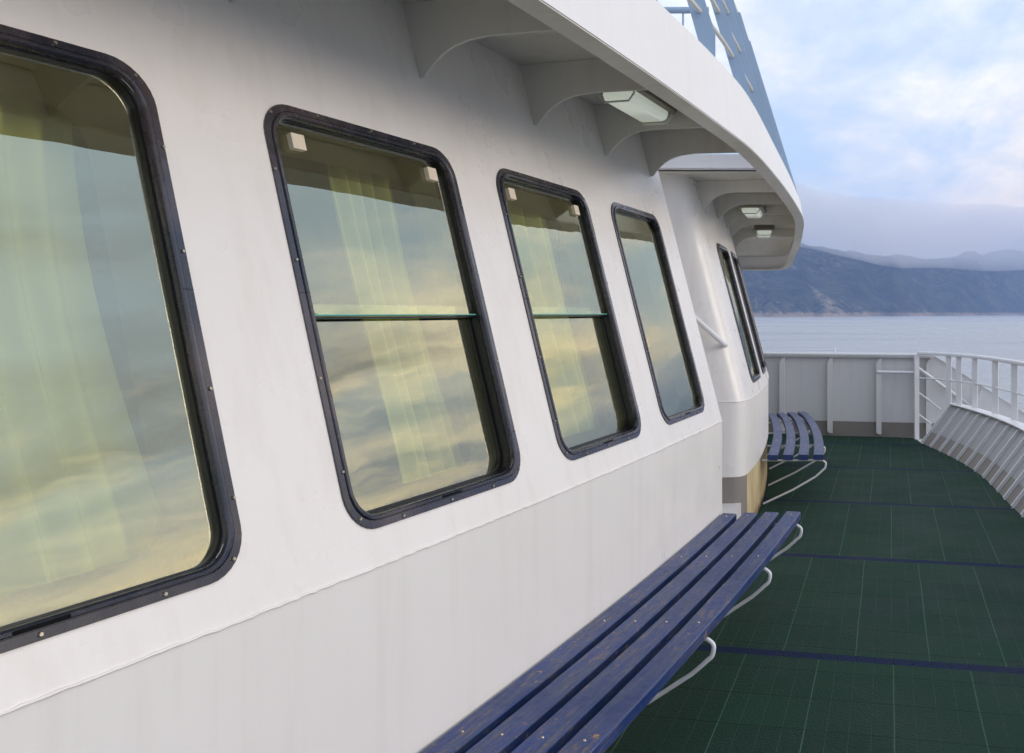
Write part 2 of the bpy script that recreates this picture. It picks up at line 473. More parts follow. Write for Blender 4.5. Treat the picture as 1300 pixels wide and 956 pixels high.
# alcove floor and door
bm = bmesh.new()
fl = [(-1.2,5.0),(CX(5.0)-.02,5.0),(CX(5.44)+.0,5.46),(.235,6.62),(-1.2,6.62)]
for z0, z1 in ((.0,.26),):
    lo = [bm.verts.new((x,y,z0)) for x,y in fl]; hi = [bm.verts.new((x,y,z1)) for x,y in fl]
    bm.faces.new(hi)
    for i in range(5): bm.faces.new([lo[i],lo[(i+1)%5],hi[(i+1)%5],hi[i]])
obj('raised_sill', bm, M['bulwark'], deckhouse)
bm = bmesh.new(); box(bm, (-.93, 6.0, 1.5), (.05, 1.5, 2.6)); obj('alcove_wall', bm, M['white'], deckhouse)

# cabin behind the windows
bm = bmesh.new()
def inner(P, s, z, d): 
    p = P.at(s)[:2]+P.left(s)*d; return Vector((p[0],p[1],z))
n = 30
for P, a0, a1 in ((P1, 1.0, sE-.02), (P2, P2.of_y(6.8,K2), P2.of_y(10.6,K2))):
    rows(bm, [[inner(P,a0+(a1-a0)*i/n,.62,.14), inner(P,a0+(a1-a0)*i/n,.62,2.1), inner(P,a0+(a1-a0)*i/n,2.62,2.1), inner(P,a0+(a1-a0)*i/n,2.62,.56)] for i in range(n+1)])
    for a in (a0, a1):
        f = [bm.verts.new(inner(P,a,z,d)) for z, d in ((.62,.14),(.62,2.1),(2.62,2.1),(2.62,.56))]; bm.faces.new(f)
obj('cabin_lining', bm, M['room'], deckhouse)
bm = plated_wall(P1, W1, .9, sE-.02, dep=.115, inset=.088, rr=.09, vlo=-.02, vhi=1.72)
for v in bm.verts: pass
obj('window_lining', bm, M['liner'], deckhouse, smooth=True)
bm = plated_wall(P2, W2, P2.of_y(6.9,K2), P2.of_y(10.4,K2), dep=.115, inset=.088, rr=.09, vlo=-.02, vhi=1.72)
obj('window_lining', bm, M['liner'], deckhouse, smooth=True)

# ------------------------------------------------------------------ windows
screw_me = None
def make_screw(parent, q, nrm):
    global screw_me
    if screw_me is None:
        b = bmesh.new()
        bmesh.ops.create_cone(b, cap_ends=True, segments=14, radius1=.0045, radius2=.0033, depth=.003)
        box(b, (0,0,.0014), (.006,.001,.0012))
        me = bpy.data.meshes.new('screw'); b.to_mesh(me); b.free(); me.materials.append(M['screw']); screw_me = me
    o = link('screw', screw_me, parent)
    o.rotation_mode = 'QUATERNION'; o.rotation_quaternion = nrm.to_track_quat('Z','Y') @ Matrix.Rotation(random.uniform(0,3),4,'Z').to_quaternion()
    o.location = q
def window(P, c, hw, label, split=False, clips=False, screws=True):
    S = lambda x, y, d: surf(P, c+x, VC+y, d)
    # frame: flat flange, then a raised half-round rim, then the inner return
    prof = [(0.0, .0, .102), (0.0,-.005,.102), (.001,-.006,.102), (.0235,-.0065,.091), (.0245,-.003,.091), (.0260,-.003,.090), (.0268,-.008,.089), (.029,-.011,.088), (.038,-.012,.083), (.043,-.009,.080), (.046,-.002,.078), (.046,.014,.078)]
    bm = bmesh.new()
    prof = [(i*.78, d*.9, r) for i, d, r in prof]
    rows(bm, [[S(x,y,d) for x,y in rrect(hw-i, HH-i, r)[0]] for i, d, r in prof], closed=True)
    fr = obj('window', bm, M['frame'], deckhouse, smooth=True); tag(fr, label)
    bm = bmesh.new()
    gp = [(.0355,.012,.078),(.039,.012,.076),(.039,.042,.074),(.048,.042,.068),(.048,.055,.068)] if split else [(.0355,.012,.078),(.041,.012,.074),(.041,.032,.074)]
    rows(bm, [[S(x,y,d) for x,y in rrect(hw-i, HH-i, r)[0]] for i, d, r in gp], closed=True)
    obj('gasket', bm, M['black'], fr, smooth=True)
    # lining tunnel between frame and cabin lining
    bm = bmesh.new()
    d0 = .056 if split else .033
    rows(bm, [[S(x,y,d) for x,y in rrect(hw-i, HH-i, r)[0]] for i, d, r in ((.0405 if not split else .0495,d0,.07),(.088,.114,.09))], closed=True)
    obj('reveal', bm, M['room'], fr, smooth=True)
    gw, gh = hw-.0405, HH-.0405
    def pane(x0,x1,y0,y1,d,name='glass',thick=True, r=.055):
        b = bmesh.new()
        w, h = (x1-x0)/2,(y1-y0)/2; cx,cy=(x0+x1)/2,(y0+y1)/2
        lp,_ = rrect(w,h,r)
        rw = [[S(cx+x*k,cy+y*k,d) for x,y in lp] for k in (1,.8,.6,.4,.2)]
        V = rows(b, rw, closed=True); cap(b, V[-1])
        return obj(name, b, M['glass'], fr, smooth=True)
    if split:
        ym = .0
        pane(-gw,gw,ym,gh,.020,r=.05)
        pane(-hw+.0475,hw-.0475,-HH+.0475,ym+.035,.045,r=.05)
        b = bmesh.new()
        rows(b, [[S(x,ym+a,d) for a,d in ((0,.0165),(0,.0255),(-.0035,.0255),(-.0035,.0165))] for x in np.linspace(-gw,gw,12)], closed=True)
        obj('glass_edge', b, M['gedge'], fr)
        b = bmesh.new()
        rows(b, [[S(x,ym+a,d) for a,d in ((-.0045,.026),(-.0045,.034),(-.009,.034),(-.009,.026))] for x in np.linspace(-gw,gw,12)], closed=True)
        obj('glazing_bar', b, M['black'], fr)
    else:
        pane(-gw,gw,-gh,gh,.020,r=.07)
    if clips:
        for sx in (-1,1):
            b = bmesh.new(); x0 = sx*(gw-.085)
            cs = [(x0-.024,gh-.034),(x0+.024,gh-.034),(x0+.024,gh-.078),(x0-.024,gh-.078)]
            rows(b, [[S(x,y,.0195) for x,y in cs],[S(x,y,.004) for x,y in cs]], closed=True)
            rows(b, [[S(cs[i][0],cs[i][1],.004) for i in (0,1)],[S(cs[i][0],cs[i][1],.004) for i in (3,2)]])
            obj('catch', b, M['clip'], fr, bevel=.002)
    # drain slot
    b = bmesh.new(); w = hw*.11; x0=.0
    rows(b, [[S(x,y,d) for y,d in ((-HH+.0225,-.0108),(-HH+.029,-.0132),(-HH+.029,-.0105),(-HH+.0225,-.008))] for x in (x0-w,x0,x0+w)], closed=True)
    obj('drain_slot', b, M['black'], fr)
    if screws:
        pts = [(x,y) for y in (-HH+.010, HH-.010) for x in (-hw*.52, 0., hw*.52)]
        pts += [(x,y) for x in (-hw+.010, hw-.010) for y in (-HH*.72,-HH*.30,HH*.24,HH*.66)]
        k = .102*.62
        pts += [(sx*(hw-.036), sy*(HH-.036)) for sx in (-1,1) for sy in (-1,1)]
        for x, y in pts:
            q = S(x+random.uniform(-.006,.006), y, -.0085); nn = (S(x,y,-1)-S(x,y,0)).normalized()
            make_screw(fr, q, nn)
        # joints in the frame half way up
        for sx in (-1,1):
            b = bmesh.new()
            rows(b, [[S(sx*(hw-a),yy,d-.0008) for a,d in ((.001,-.0054),(.0183,-.006),(.0191,-.003),(.0203,-.003),(.0209,-.0074),(.0226,-.010),(.0296,-.011),(.0335,-.0083))] for yy in (.051,.053)])
            obj('frame_joint', b, M['black'], fr)
    return fr
window(P1, *W1[0], label='largest and nearest window, one pane with a pale curtain drawn behind it')
window(P1, *W1[1], split=True, clips=True, label='second window, two panes split half way with cream catches in its top corners')
window(P1, *W1[2], split=True, clips=True, label='third window, two panes split half way, next to the narrow single pane')
window(P1, *W1[3], label='narrow single pane window beside the alcove corner')
window(P2, *W2[0], label='first window beyond the alcove', screws=True)
window(P2, *W2[1], label='second window beyond the alcove', screws=False)
window(P2, *W2[2], label='farthest window where the deckhouse curves away', screws=False)

# curtains
def curtain(P, c, x0, x1, label, gather=0., tie=0., fold=9, d0=.20, amp=.034):
    bm = bmesh.new(); nx, nz = 110, 26
    ph = random.uniform(0,6); rw = []
    amps = [random.uniform(.5,1.2) for _ in range(40)]
    for j in range(nz+1):
        v = -.05 + 1.45*j/nz; row = []
        for i in range(nx+1):
            u = i/nx; k = 1-j/nz
            pull = tie*math.sin(math.pi*min(1,max(0,k)))**1.2
            x = x0+(x1-x0)*(u*(1-pull*.55)) + .015*math.sin(5*k+ph)
            d = d0 + .0*amps[int(u*fold)] + amp*(.8+.35*math.sin(u*7+ph))*math.sin(2*math.pi*fold*u+ph+.6*math.sin(3*k+u*5)) + .012*math.sin(2*math.pi*fold*.37*u+1+k)
            row.append(surf(P, c+x, v, d))
        rw.append(row)
    rows(bm, rw)
    return tag(obj('curtain', bm, M['curtain'], None, smooth=True), label, 'curtain', 'curtains hanging behind the deckhouse windows')
c, hw = W1[0]; curtain(P1, c, -hw-.05, hw*.98, 'wide pale yellow curtain drawn behind the nearest large window', fold=9, tie=.14)
c, hw = W1[1]; curtain(P1, c, -hw-.08, -hw*.50, 'narrow pale curtain gathered at the near side of the second window', fold=3)
curtain(P1, c, hw*.10, hw*.92, 'pale curtain hanging right of the middle of the second window', fold=6, tie=.35)
c, hw = W1[2]; curtain(P1, c, -hw*.65, hw*.95, 'pale curtain across the third window with its two panes', fold=6)
c, hw = W1[3]; curtain(P1, c, -hw*.9, hw*.5, 'pale curtain behind the narrow single pane window', fold=5)
c, hw = W2[0]; curtain(P2, c, -hw*1.0, -hw*.2, 'pale curtain behind the first window beyond the alcove', fold=4)

# ------------------------------------------------------------------ upper deck overhang
ctl = []
for y in np.arange(-3, 5.6, .6):
    p = np.array((CX(y), y)); m = -.0266982*y+.40000578; nrm = np.array((1,-m))/math.hypot(1,m)
    q = p+nrm*.322; ctl.append((q[0], q[1], 2.50, 2.82-.03*max(0,y-4.2)))
ctl = [c for c in ctl if c[1] < 5.1]
ctl += [(.45,5.82,2.50,2.73),(.705,7.24,2.50,2.68),(.88,8.4,2.50,2.66),(.985,9.5,2.475,2.65),(1.035,10.3,2.41,2.61),(1.04,10.8,2.34,2.57),(.985,11.2,2.20,2.52),(.80,11.42,2.185,2.5),(.45,11.5,2.185,2.5),(-.5,11.52,2.185,2.5),(-4.5,11.55,2.185,2.5)]
PF = Path(catmull(ctl, 12))
KF = int(np.argmax(PF.p[:,1] > 11.1))
def fz(y):
    return float(np.interp(y, PF.p[:KF,1], PF.p[:KF,2])), float(np.interp(y, PF.p[:KF,1], PF.p[:KF,3]))
over = empty('upper_deck_overhang', 'white curved edge of the upper deck overhanging the windows on curved brackets', 'overhang')
def frow(i, prof):
    p = PF.p[i]; s = PF.s[i]; n = PF.left(s); out = []
    for d, k, dz in prof:
        z = (p[2] if k == 0 else p[3]) + dz
        out.append(Vector((p[0]+n[0]*d, p[1]+n[1]*d, z)))
    return out
N = len(PF.p)
bm = bmesh.new()
rows(bm, [frow(i, [(0.0,0,0.004),(.03,1,0),(.06,1,.0),(.06,1,-.012),(.045,1,-.02),(.022,0,.02)]) for i in range(N)], closed=True)
obj('fascia', bm, M['fascia'], over, smooth=True, bevel=.002)
bm = bmesh.new()
rows(bm, [frow(i, [(.002,0,0),(.002,0,.0035),(.0225,0,.0195),(.030,0,.014),(.085,0,.014),(.085,0,0)]) for i in range(N)], closed=True)
obj('bottom_flange', bm, M['soffit'], over, smooth=True)
bm = bmesh.new()
def inn(p): return (min(p[0]-1.25, -.3), min(p[1], 10.6))
OP0, OP1 = 5.27, 6.50
inn1 = lambda p: (p[0]-1.25, p[1]+.36)
def strip(test, zf, off=.045, to=inn, n=10, via=None):
    seg = []
    for i in range(N):
        p = PF.p[i]; nn = PF.left(PF.s[i])
        if test(p):
            a = np.array((p[0]+nn[0]*off, p[1]+nn[1]*off)); b = np.array(to(p)); z = zf(p)
            pre = []
            if via is not None:
                m = np.array(via(p)); pre = [Vector((*(a+(m-a)*k/5), z)) for k in range(5)]; a = m
            seg.append(pre+[Vector((*(a+(b-a)*k/n), z)) for k in range(n+1)])
        elif seg:
            if len(seg) > 1: rows(bm, seg)
            seg = []
    if len(seg) > 1: rows(bm, seg)
strip(lambda p: p[1] < OP0, lambda p: p[2]+.22, to=inn1)
strip(lambda p: p[1] > OP1, lambda p: p[2]+.17)
obj('soffit', bm, M['soffit'], over)
bm = bmesh.new()
far = lambda p: (-6.0, min(p[1], 11.0))
strip(lambda p: p[1] < OP0, lambda p: max(p[3]-.045, p[2]+.235), to=lambda p: (-6.0, p[1]+.36), n=14, via=inn1)
strip(lambda p: p[1] > OP1, lambda p: max(p[3]-.045, p[2]+(.235 if p[1] < OP0 else .182)), to=far, n=14)
strip(lambda p: OP0-.2 < p[1] < OP1+.3, lambda p: p[2]+.262, off=1.25, to=far, n=8)
obj('deck_plate', bm, M['bulwark'], over)
# beams round the opening
bm = bmesh.new()
xo = PF.x_at_y(OP1, KF)-.05
box(bm, ((xo-1.3)/2, OP1-.008, 2.735), (xo+1.3, .012, .10))
box(bm, ((xo-1.3)/2, OP1-.03, 2.681), (xo+1.3, .05, .008))
obj('opening_beam', bm, M['bulwark'], over)

def wall_x(P, y, z, lim=None):
    # x of the sloping wall at this y and height
    t = .265*max(z-1, 0)
    yy = y
    s = P.of_y(yy, lim); tn = P.tan(s); m = tn[0]/tn[1]
    return P.at(s)[0] - t*math.sqrt(1+m*m)
def bracket(P, y, lim=None, th=None):
    # plate at right angles to the wall, its tip at the actual depth y
    th = (.22 if y < 6 else .17) - .001 if th is None else th
    s0 = P.of_y(y-.10, lim); nl = P.left(s0); o = P.at(s0)[:2]
    def wall(z): return -.265*max(z-1, 0)            # outward coordinate of the wall face
    # outward reach of the fascia along this normal
    lo0, hi = fz(y-.15); reach = .28
    for k in range(400):
        q = o - nl*(k*.004)
        if q[0] > PF.x_at_y(q[1], KF)-.036: reach = k*.004; break
    lo = fz(o[1]-nl[1]*reach)[0]; top = lo+th
    bm = bmesh.new(); prof = [(0.,-.045),(.025,-.042),(.05,-.022),(.09,.008),(.14,.035),(.20,.055),(.28,.070),(.40,.078),(.65,.075),(1.,.070)]
    xw = wall(lo-.04)
    pts = [(xw+(reach-xw)*f, lo+dz) for f, dz in prof] + [(reach, top), (wall(top)-.02, top), (wall(lo-.045)-.01, lo-.045)]
    tn = P.tan(s0)*.006
    P3 = lambda u, z, k: Vector((o[0]-nl[0]*u+tn[0]*k, o[1]-nl[1]*u+tn[1]*k, z))
    a = [bm.verts.new(P3(u,z,-1)) for u, z in pts]; b = [bm.verts.new(P3(u,z,1)) for u, z in pts]
    bm.faces.new(a); bm.faces.new(b[::-1])
    for i in range(len(pts)): bm.faces.new([a[i],a[(i+1)%len(pts)],b[(i+1)%len(pts)],b[i]])
    return obj('bracket', bm, M['soffit'], over)
for y in (.8,1.56,2.33,3.10,3.89,4.65,5.36): bracket(P1, y)
for y in (7.05,7.85,8.65,9.45,10.25): bracket(P2, y, K2)

# ------------------------------------------------------------------ ceiling lights
def light(x, y, z, ang, L, Wd, label):
    r = empty('ceiling_light', label, 'ceiling light', 'caged lamps under the upper deck overhang')
    mt = Matrix.Translation((x,y,z)) @ Matrix.Rotation(ang, 4, 'Z')
    def ring(l, w, zz, n=8, rr=.5):
        k = w*rr
        lp,_ = rrect(w, l, k*.98, nc=5, ns=2)
        return [mt @ Vector((a,b,zz)) for a,b in lp]
    bm = bmesh.new()
    V = rows(bm, [ring(L*1.0,Wd*1.05,.0),ring(L*1.14,Wd*1.28,-.030,rr=.6),ring(L*1.18,Wd*1.34,-.074,rr=.6),ring(L*1.14,Wd*1.26,-.088,rr=.6),ring(L*.9,Wd*1.,-.092)], closed=True); cap(bm, V[-1]); cap(bm, V[0])
    for sy in (-1,1):
        box(bm, mt @ Vector((0,sy*L*.93,-.066)), (.03,.03,.02), Matrix.Rotation(ang,3,'Z'))
    obj('lamp_body', bm, M['lamp_body'], r, smooth=True)
    bm = bmesh.new()
    V = rows(bm, [ring(L*.92,Wd*.92,-.0915),ring(L*.92,Wd*.92,-.104,rr=.4),ring(L*.88,Wd*.84,-.126,rr=.4),ring(L*.82,Wd*.70,-.136,rr=.4)], closed=True); cap(bm, V[-1])
    obj('lamp_cover', bm, M['lens'], r, smooth=True)
    for k in (-.93, .93):
        y0 = k*L; bm = bmesh.new()
        q = [mt @ Vector(v) for v in ((-Wd*1.02,y0,-.085),(-Wd*1.0,y0,-.11),(-Wd*.7,y0,-.142),(Wd*.7,y0,-.142),(Wd*1.0,y0,-.11),(Wd*1.02,y0,-.085))]
        tube(bm, q, .0045, 6)
        obj('wire_guard', bm, M['cream'], r, smooth=True)
    place(r, (x,y,z)); return r
light(-.335, 4.22, fz(4.2)[0]+.22, -.29, .27, .083, 'large nearest ceiling lamp with olive body under the overhang')
light(.395, 8.25, fz(8.3)[0]+.17, -.14, .24, .085, 'small middle ceiling lamp above the windows beyond the alcove')
light(.60, 9.85, fz(9.9)[0]+.17, -.05, .22, .085, 'smallest farthest ceiling lamp near the curved end of the overhang')

# ------------------------------------------------------------------ upper deck railing
ur = empty('upper_railing', 'blue grey plate stanchions with cream rails on the upper deck edge', 'railing')
def rx(y, z): return PF.x_at_y(y, KF) + float(np.interp(y, (4.15,4.88,5.62,6.40,9), (-.10,-.13,-.145,-.165,-.19))) - .31*(z-3.03)
for y in (2.65,3.4,4.15,4.88,5.62,6.40,7.15,7.9,8.7,9.5):
    bm = bmesh.new(); z0, z1 = fz(y)[1]-.002, 4.02; t = (.006)
    xl = PF.x_at_y(y,KF)-.031; x0 = min(rx(y,z0)+.036, xl); zz = z0+max(0,(rx(y,z0)+.036-xl)/.31)
    pts = [(x0-.056,z0),(x0,z0),(min(xl,rx(y,zz)+.036),zz+.0005),(rx(y,z1)+.036,z1),(rx(y,z1)-.020,z1)]
    a = [bm.verts.new((x,y-t,z)) for x,z in pts]; b = [bm.verts.new((x,y+t,z)) for x,z in pts]
    bm.faces.new(a); bm.faces.new(b[::-1])
    for i in range(5): bm.faces.new([a[i],a[(i+1)%5],b[(i+1)%5],b[i]])
    obj('stanchion', bm, M['slate'], ur, bevel=.001)
for z, r in ((3.03,.011),(3.27,.011),(3.51,.011),(3.76,.011),(4.03,.022)):
    bm = bmesh.new(); tube(bm, [(rx(y,z),y,z) for y in np.arange(2.0,10.4,.2)], r, 8)
    obj('rail', bm, M['cream'], ur, smooth=True)
place(ur, (rx(6,2.7), 6, 2.7))
sg = empty('stair_guard', 'blue pipe guard of the stair opening on the upper deck', 'guard rail')
bm = bmesh.new(); tube(bm, [(-.62,5.6,3.52),(-.0,5.6,3.52)], .020, 10); tube(bm, [(-.62,5.6,3.2),(.0,5.6,3.2)], .012, 8); obj('rail', bm, M['slate'], sg, smooth=True)
for x in (-.6,-.16):
    bm = bmesh.new(); tube(bm, [(x,5.6,2.85),(x,5.6,3.52)], .006 if x > -.3 else .018, 8); obj('stanchion', bm, M['slate'], sg, smooth=True)
place(sg, (-.3,5.6,2.85))

# handrail on the aft face of section two
hr = empty('handrail', 'short white pipe handrail sloping across the alcove wall', 'handrail')
bm = bmesh.new()
p0, p1 = Vector((-.30,6.56,1.79)), Vector((.095,6.56,1.435))
tube(bm, [p0, p1, p1+Vector((.012,.006,-.011)), p1+Vector((.022,.022,-.018)), p1+Vector((.022,.075,-.018))], .0205, 14)
obj('pipe', bm, M['rail'], hr, smooth=True)
bm = bmesh.new(); tube(bm, [(-.2,6.56,1.70),(-.2,6.72,1.70)], .012, 8); obj('stub', bm, M['rail'], hr, smooth=True)
place(hr, (-.1,6.62,1.6))

# ------------------------------------------------------------------ benches
def bench(P, s0, s1, brs, label, z0=.455, rise=.032, lim=None, off0=.012, cut=0.):
    r = empty('slatted_bench', label, 'bench', 'blue slatted benches along the deckhouse wall')
    n = 70; wd, pitch, th = .086, .128, .045
    for k in range(4):
        o0 = off0+k*pitch; zz = z0+rise*k/3
        bm = bmesh.new(); rw = []; uvs = []
        e = s1+cut*k
        for i in range(n+1):
            s = s0+(e-s0)*i/n
            c = .005
            sec = []
            for a, b in ((0,-th+c),(c,-th),(wd-c,-th),(wd,-th+c),(wd,-c),(wd-c,0),(c,0),(0,-c)):
                q = P.at(s)[:2] - P.left(s)*(o0+a); sec.append(Vector((q[0],q[1],zz+b)))
            rw.append(sec); uvs.append(s + k*3.7)
        V = rows(bm, rw, closed=True, uv=uvs); cap(bm, V[0]); cap(bm, V[-1])
        sl = obj('slat', bm, M['plank'], r)
        for sbr in brs:
            if s0 < sbr < e:
                q = P.at(sbr)[:2] - P.left(sbr)*(o0+wd*.5)
                make_screw(sl, Vector((q[0],q[1],zz+.0012)), Vector((0,0,1)))
    for s in brs:
        def pt(o, z):
            q = P.at(s)[:2]-P.left(s)*o; return Vector((q[0],q[1],z))
        W = off0+3*pitch+wd; zt = z0-th-.012
        ctl3 = [(.0,zt),(W*.6,zt+rise*.6),(W-.035,zt+rise),(W-.002,zt+rise-.006),(W+.017,zt+rise-.030),(W+.013,zt+rise-.055),(W-.012,zt+rise-.085),(W-.07,zt+rise-.14),(.03,.03)]
        pp = catmull([pt(*q) for q in ctl3[1:-1]], 5)
        bm = bmesh.new(); tube(bm, [pt(*ctl3[0])]+[Vector(q) for q in pp]+[pt(W*.5,(zt+rise-.14)*.5+.02),pt(.01,.03)], .0085, 10)
        obj('support_bracket', bm, M['rail'], r, smooth=True)
    q = P.at((s0+s1)/2)[:2]; place(r, (q[0],q[1],0)); return r
sb = lambda y: P1.of_y(y)
bench(P1, sb(1.3), sb(5.41), [sb(y) for y in (1.65,2.6,3.53,4.45,5.33)], 'long blue slatted bench with scuffed paint fixed under the nearest windows', cut=.0)
s2 = lambda y: P2.of_y(y, K2)
bench(P2, s2(7.62), s2(10.75), [s2(y) for y in (7.68,8.5,9.4,10.3)], 'short curved blue slatted bench farther forward beyond the alcove', z0=.455, rise=.012, off0=.05)

# ------------------------------------------------------------------ front bulwark
fb = empty('front_bulwark', 'grey steel bulwark with upright stiffeners across the front of the deck', 'bulwark')
FY = lambda x: 12.47-.2*x
fdir = Vector((1,-.2,0)).normalized(); fn = Vector((-.2,-1,0)).normalized()     # towards camera
bm = bmesh.new()
xs = list(np.linspace(-5,2.92,24))+[3.3,3.7,4.1,4.5]
def ftop(x): return 1.10 if x <= 2.93 else 1.10-(x-2.93)*.66
rows(bm, [[Vector((x,FY(x),z))+fn*d for d,z in ((0,.2005),(0,ftop(x)),(-.01,ftop(x)),(-.01,-.3))] for x in xs])
obj('plating', bm, M['bulwark'], fb)
bm = bmesh.new()
rows(bm, [[Vector((x,FY(x),z))+fn*.003 for z in (0,.2)] for x in xs]); obj('skirting', bm, M['taupe'], fb)
bm = bmesh.new()
rows(bm, [[Vector((x,FY(x),ftop(x)))+fn*d+Vector((0,0,dz)) for d,dz in ((.07,0.002),(.07,-.012),(.05,-.046),(.04,-.046),(.03,.0),(-.03,.0),(-.04,.016),(.06,.018))] for x in xs[:24]+[2.95]], closed=True)
obj('capping_rail', bm, M['rail'], fb, bevel=.003)
bm = bmesh.new()
rows(bm, [[Vector((x,FY(x),ftop(x)))+fn*d+Vector((0,0,dz)) for d,dz in ((.025,0.002),(-.03,.002),(-.03,.014),(.025,.014))] for x in xs[23:]], closed=True)
obj('sloping_cap', bm, M['rail'], fb)
for i in range(-6, 4):
    x = 1.655+.628*i
    if x > 4.3: continue
    zt = ftop(x)-.04
    bm = bmesh.new(); c0 = Vector((x,FY(x),0))
    def fp(a, d, z): return c0+fdir*a+fn*d+Vector((0,0,z))
    # web
    w = [(0,.03),(.085,.10),(.085,zt-.05),(.05,zt),(0,zt)]
    a = [bm.verts.new(fp(-.004,d,z)) for d,z in w]; b = [bm.verts.new(fp(.004,d,z)) for d,z in w]
    bm.faces.new(a); bm.faces.new(b[::-1])
    for k in range(len(w)): bm.faces.new([a[k],a[(k+1)%len(w)],b[(k+1)%len(w)],b[k]])
    fl = [(-.062,.07),(-.062,zt-.09),(-.025,zt-.02),(.006,zt-.02),(.006,.05),(-.03,.05)]
    a = [bm.verts.new(fp(u,.086,z)) for u,z in fl]; b = [bm.verts.new(fp(u,.095,z)) for u,z in fl]
    bm.faces.new(a); bm.faces.new(b[::-1])
    for k in range(len(fl)): bm.faces.new([a[k],a[(k+1)%len(fl)],b[(k+1)%len(fl)],b[k]])
    obj('stiffener', bm, M['bulwark'], fb)
bm = bmesh.new(); x = 1.69; tube(bm, [Vector((x,FY(x),1.115)), Vector((x,FY(x),1.19))], [.012,.007], 8); obj('peg', bm, M['rail'], fb, smooth=True)
place(fb, (1.5, FY(1.5), 0))

# ------------------------------------------------------------------ side bulwark (flared) + railing
sbp = Path(catmull([(1.25,-3),(1.65,0),(2.06,3),(2.30,5),(2.46,6.5),(2.57,7.65),(2.67,8.4),(2.74,9.0),(2.775,9.6),(2.775,10.2),(2.735,10.9),(2.68,11.42)], 12))
TOPZ, FL = .50, .385
def sp(y, z, inb=0., out=0.):
    x = sbp.x_at_y(y); return Vector((x+FL*z/TOPZ-inb, y, z))
sbw = empty('side_bulwark', 'low flared steel bulwark with closely spaced slanting ribs on the right of the deck', 'bulwark')
ysb = np.linspace(-2.8, 11.4, 90)
bm = bmesh.new(); rows(bm, [[sp(y,.15),sp(y,.35),sp(y,.5)] for y in ysb]); rows(bm, [[sp(y,.5,-.012),sp(y,-.02,-.012)] for y in ysb]); obj('plating', bm, M['bulwark_shaded'], sbw, smooth=True)
bm = bmesh.new(); rows(bm, [[sp(y,0,.003),sp(y,.15,.003)] for y in ysb]); obj('skirting', bm, M['taupe'], sbw, smooth=True)
bm = bmesh.new()
rows(bm, [[sp(y,.5)+Vector((d,0,dz)) for d,dz in ((-.055,0),(-.055,.012),(.09,.012),(.09,0))] for y in ysb], closed=True); obj('capping_rail', bm, M['rail'], sbw)
ribs = [11.38,11.07,10.74,10.42,10.10,9.75,9.39,9.02,8.66,8.31,7.97,7.63,7.30,6.97,6.64,6.3]
for y in ribs:
    bm = bmesh.new()
    a0, a1 = sp(y,.0), sp(y,.5); t = Vector((0,.005,0))
    q = [sp(y,.0,.0), sp(y,.0,.02), sp(y,.04,.034), sp(y,.46,.034), sp(y,.499,.03), sp(y,.499,.0)]
    a = [bm.verts.new(p-t) for p in q]; b = [bm.verts.new(p+t) for p in q]
    bm.faces.new(a); bm.faces.new(b[::-1])
    for k in range(6): bm.faces.new([a[k],a[(k+1)%6],b[(k+1)%6],b[k]])
    obj('rib', bm, M['rail'], sbw)
    bm = bmesh.new()
    f = [sp(y,.02,.0345),sp(y,.48,.0345)]
    for p0_, p1_ in ((f[0],f[1]),):
        d = (p1_-p0_).normalized(); nn = Vector((-d.z,0,d.x))
        vs = []
        for pp_ in (p0_,p1_):
            vs.append([pp_+Vector((0,-.010,0)), pp_+Vector((0,.010,0)), pp_+Vector((0,.010,0))+nn*.007, pp_+Vector((0,-.010,0))+nn*.007])
        V = rows(bm, vs, closed=True); cap(bm, V[0]); cap(bm, V[1])
    obj('rib_flange', bm, M['rail'], sbw)
place(sbw, (2.7, 9, 0))
srl = empty('side_railing', 'white railing of broad flat uprights standing on the low flared bulwark', 'railing')
tp = Path(catmull([(2.73,11.80),(2.90,11.62),(3.03,11.38),(3.13,11.1),(3.20,10.8),(3.235,10.3),(3.25,9.7),(3.22,9.0),(3.12,8.2),(3.0,7.4),(2.85,6.4)], 10))
bm = bmesh.new(); pr = []
for q, p in zip(tp.s, tp.p):
    n = tp.left(q); tz = 1.125+.02*0
    pr.append([Vector((p[0]+n[0]*a, p[1]+n[1]*a, tz+b)) for a,b in ((-.035,-.012),(-.03,-.022),(.03,-.022),(.035,-.012),(.035,.010),(.028,.02),(-.028,.02),(-.035,.010))])
V = rows(bm, pr, closed=True); cap(bm, V[0]); cap(bm, V[-1]); obj('top_rail', bm, M['rail'], srl, smooth=True)
bm = bmesh.new(); tube(bm, [Vector((p[0],p[1],.80)) for p in tp.p], .010, 8); obj('middle_rail', bm, M['rail'], srl, smooth=True)
for px in ((3.02,11.40),(3.095,11.22),(3.19,10.85),(3.232,10.22),(3.252,9.62),(3.22,9.0),(3.13,8.3),(3.02,7.5),(2.9,6.7)):
    s = float(np.argmin(abs(tp.p[:,1]-px[1]))); s = tp.s[int(s)]; p = tp.at(s)
    tn = tp.tan(s); ang = math.atan2(tn[1],tn[0])
    bm = bmesh.new(); box(bm, (p[0],p[1],(.512+1.103)/2), (.013,.072,1.103-.512), Matrix.Rotation(-.65 if px[1]>9 else -.4,3,'Z') @ Matrix.Rotation(math.pi/2,3,'Z'))
    obj('upright', bm, M['rail'], srl, bevel=.002)
place(srl, (3.2, 9.8, .5))

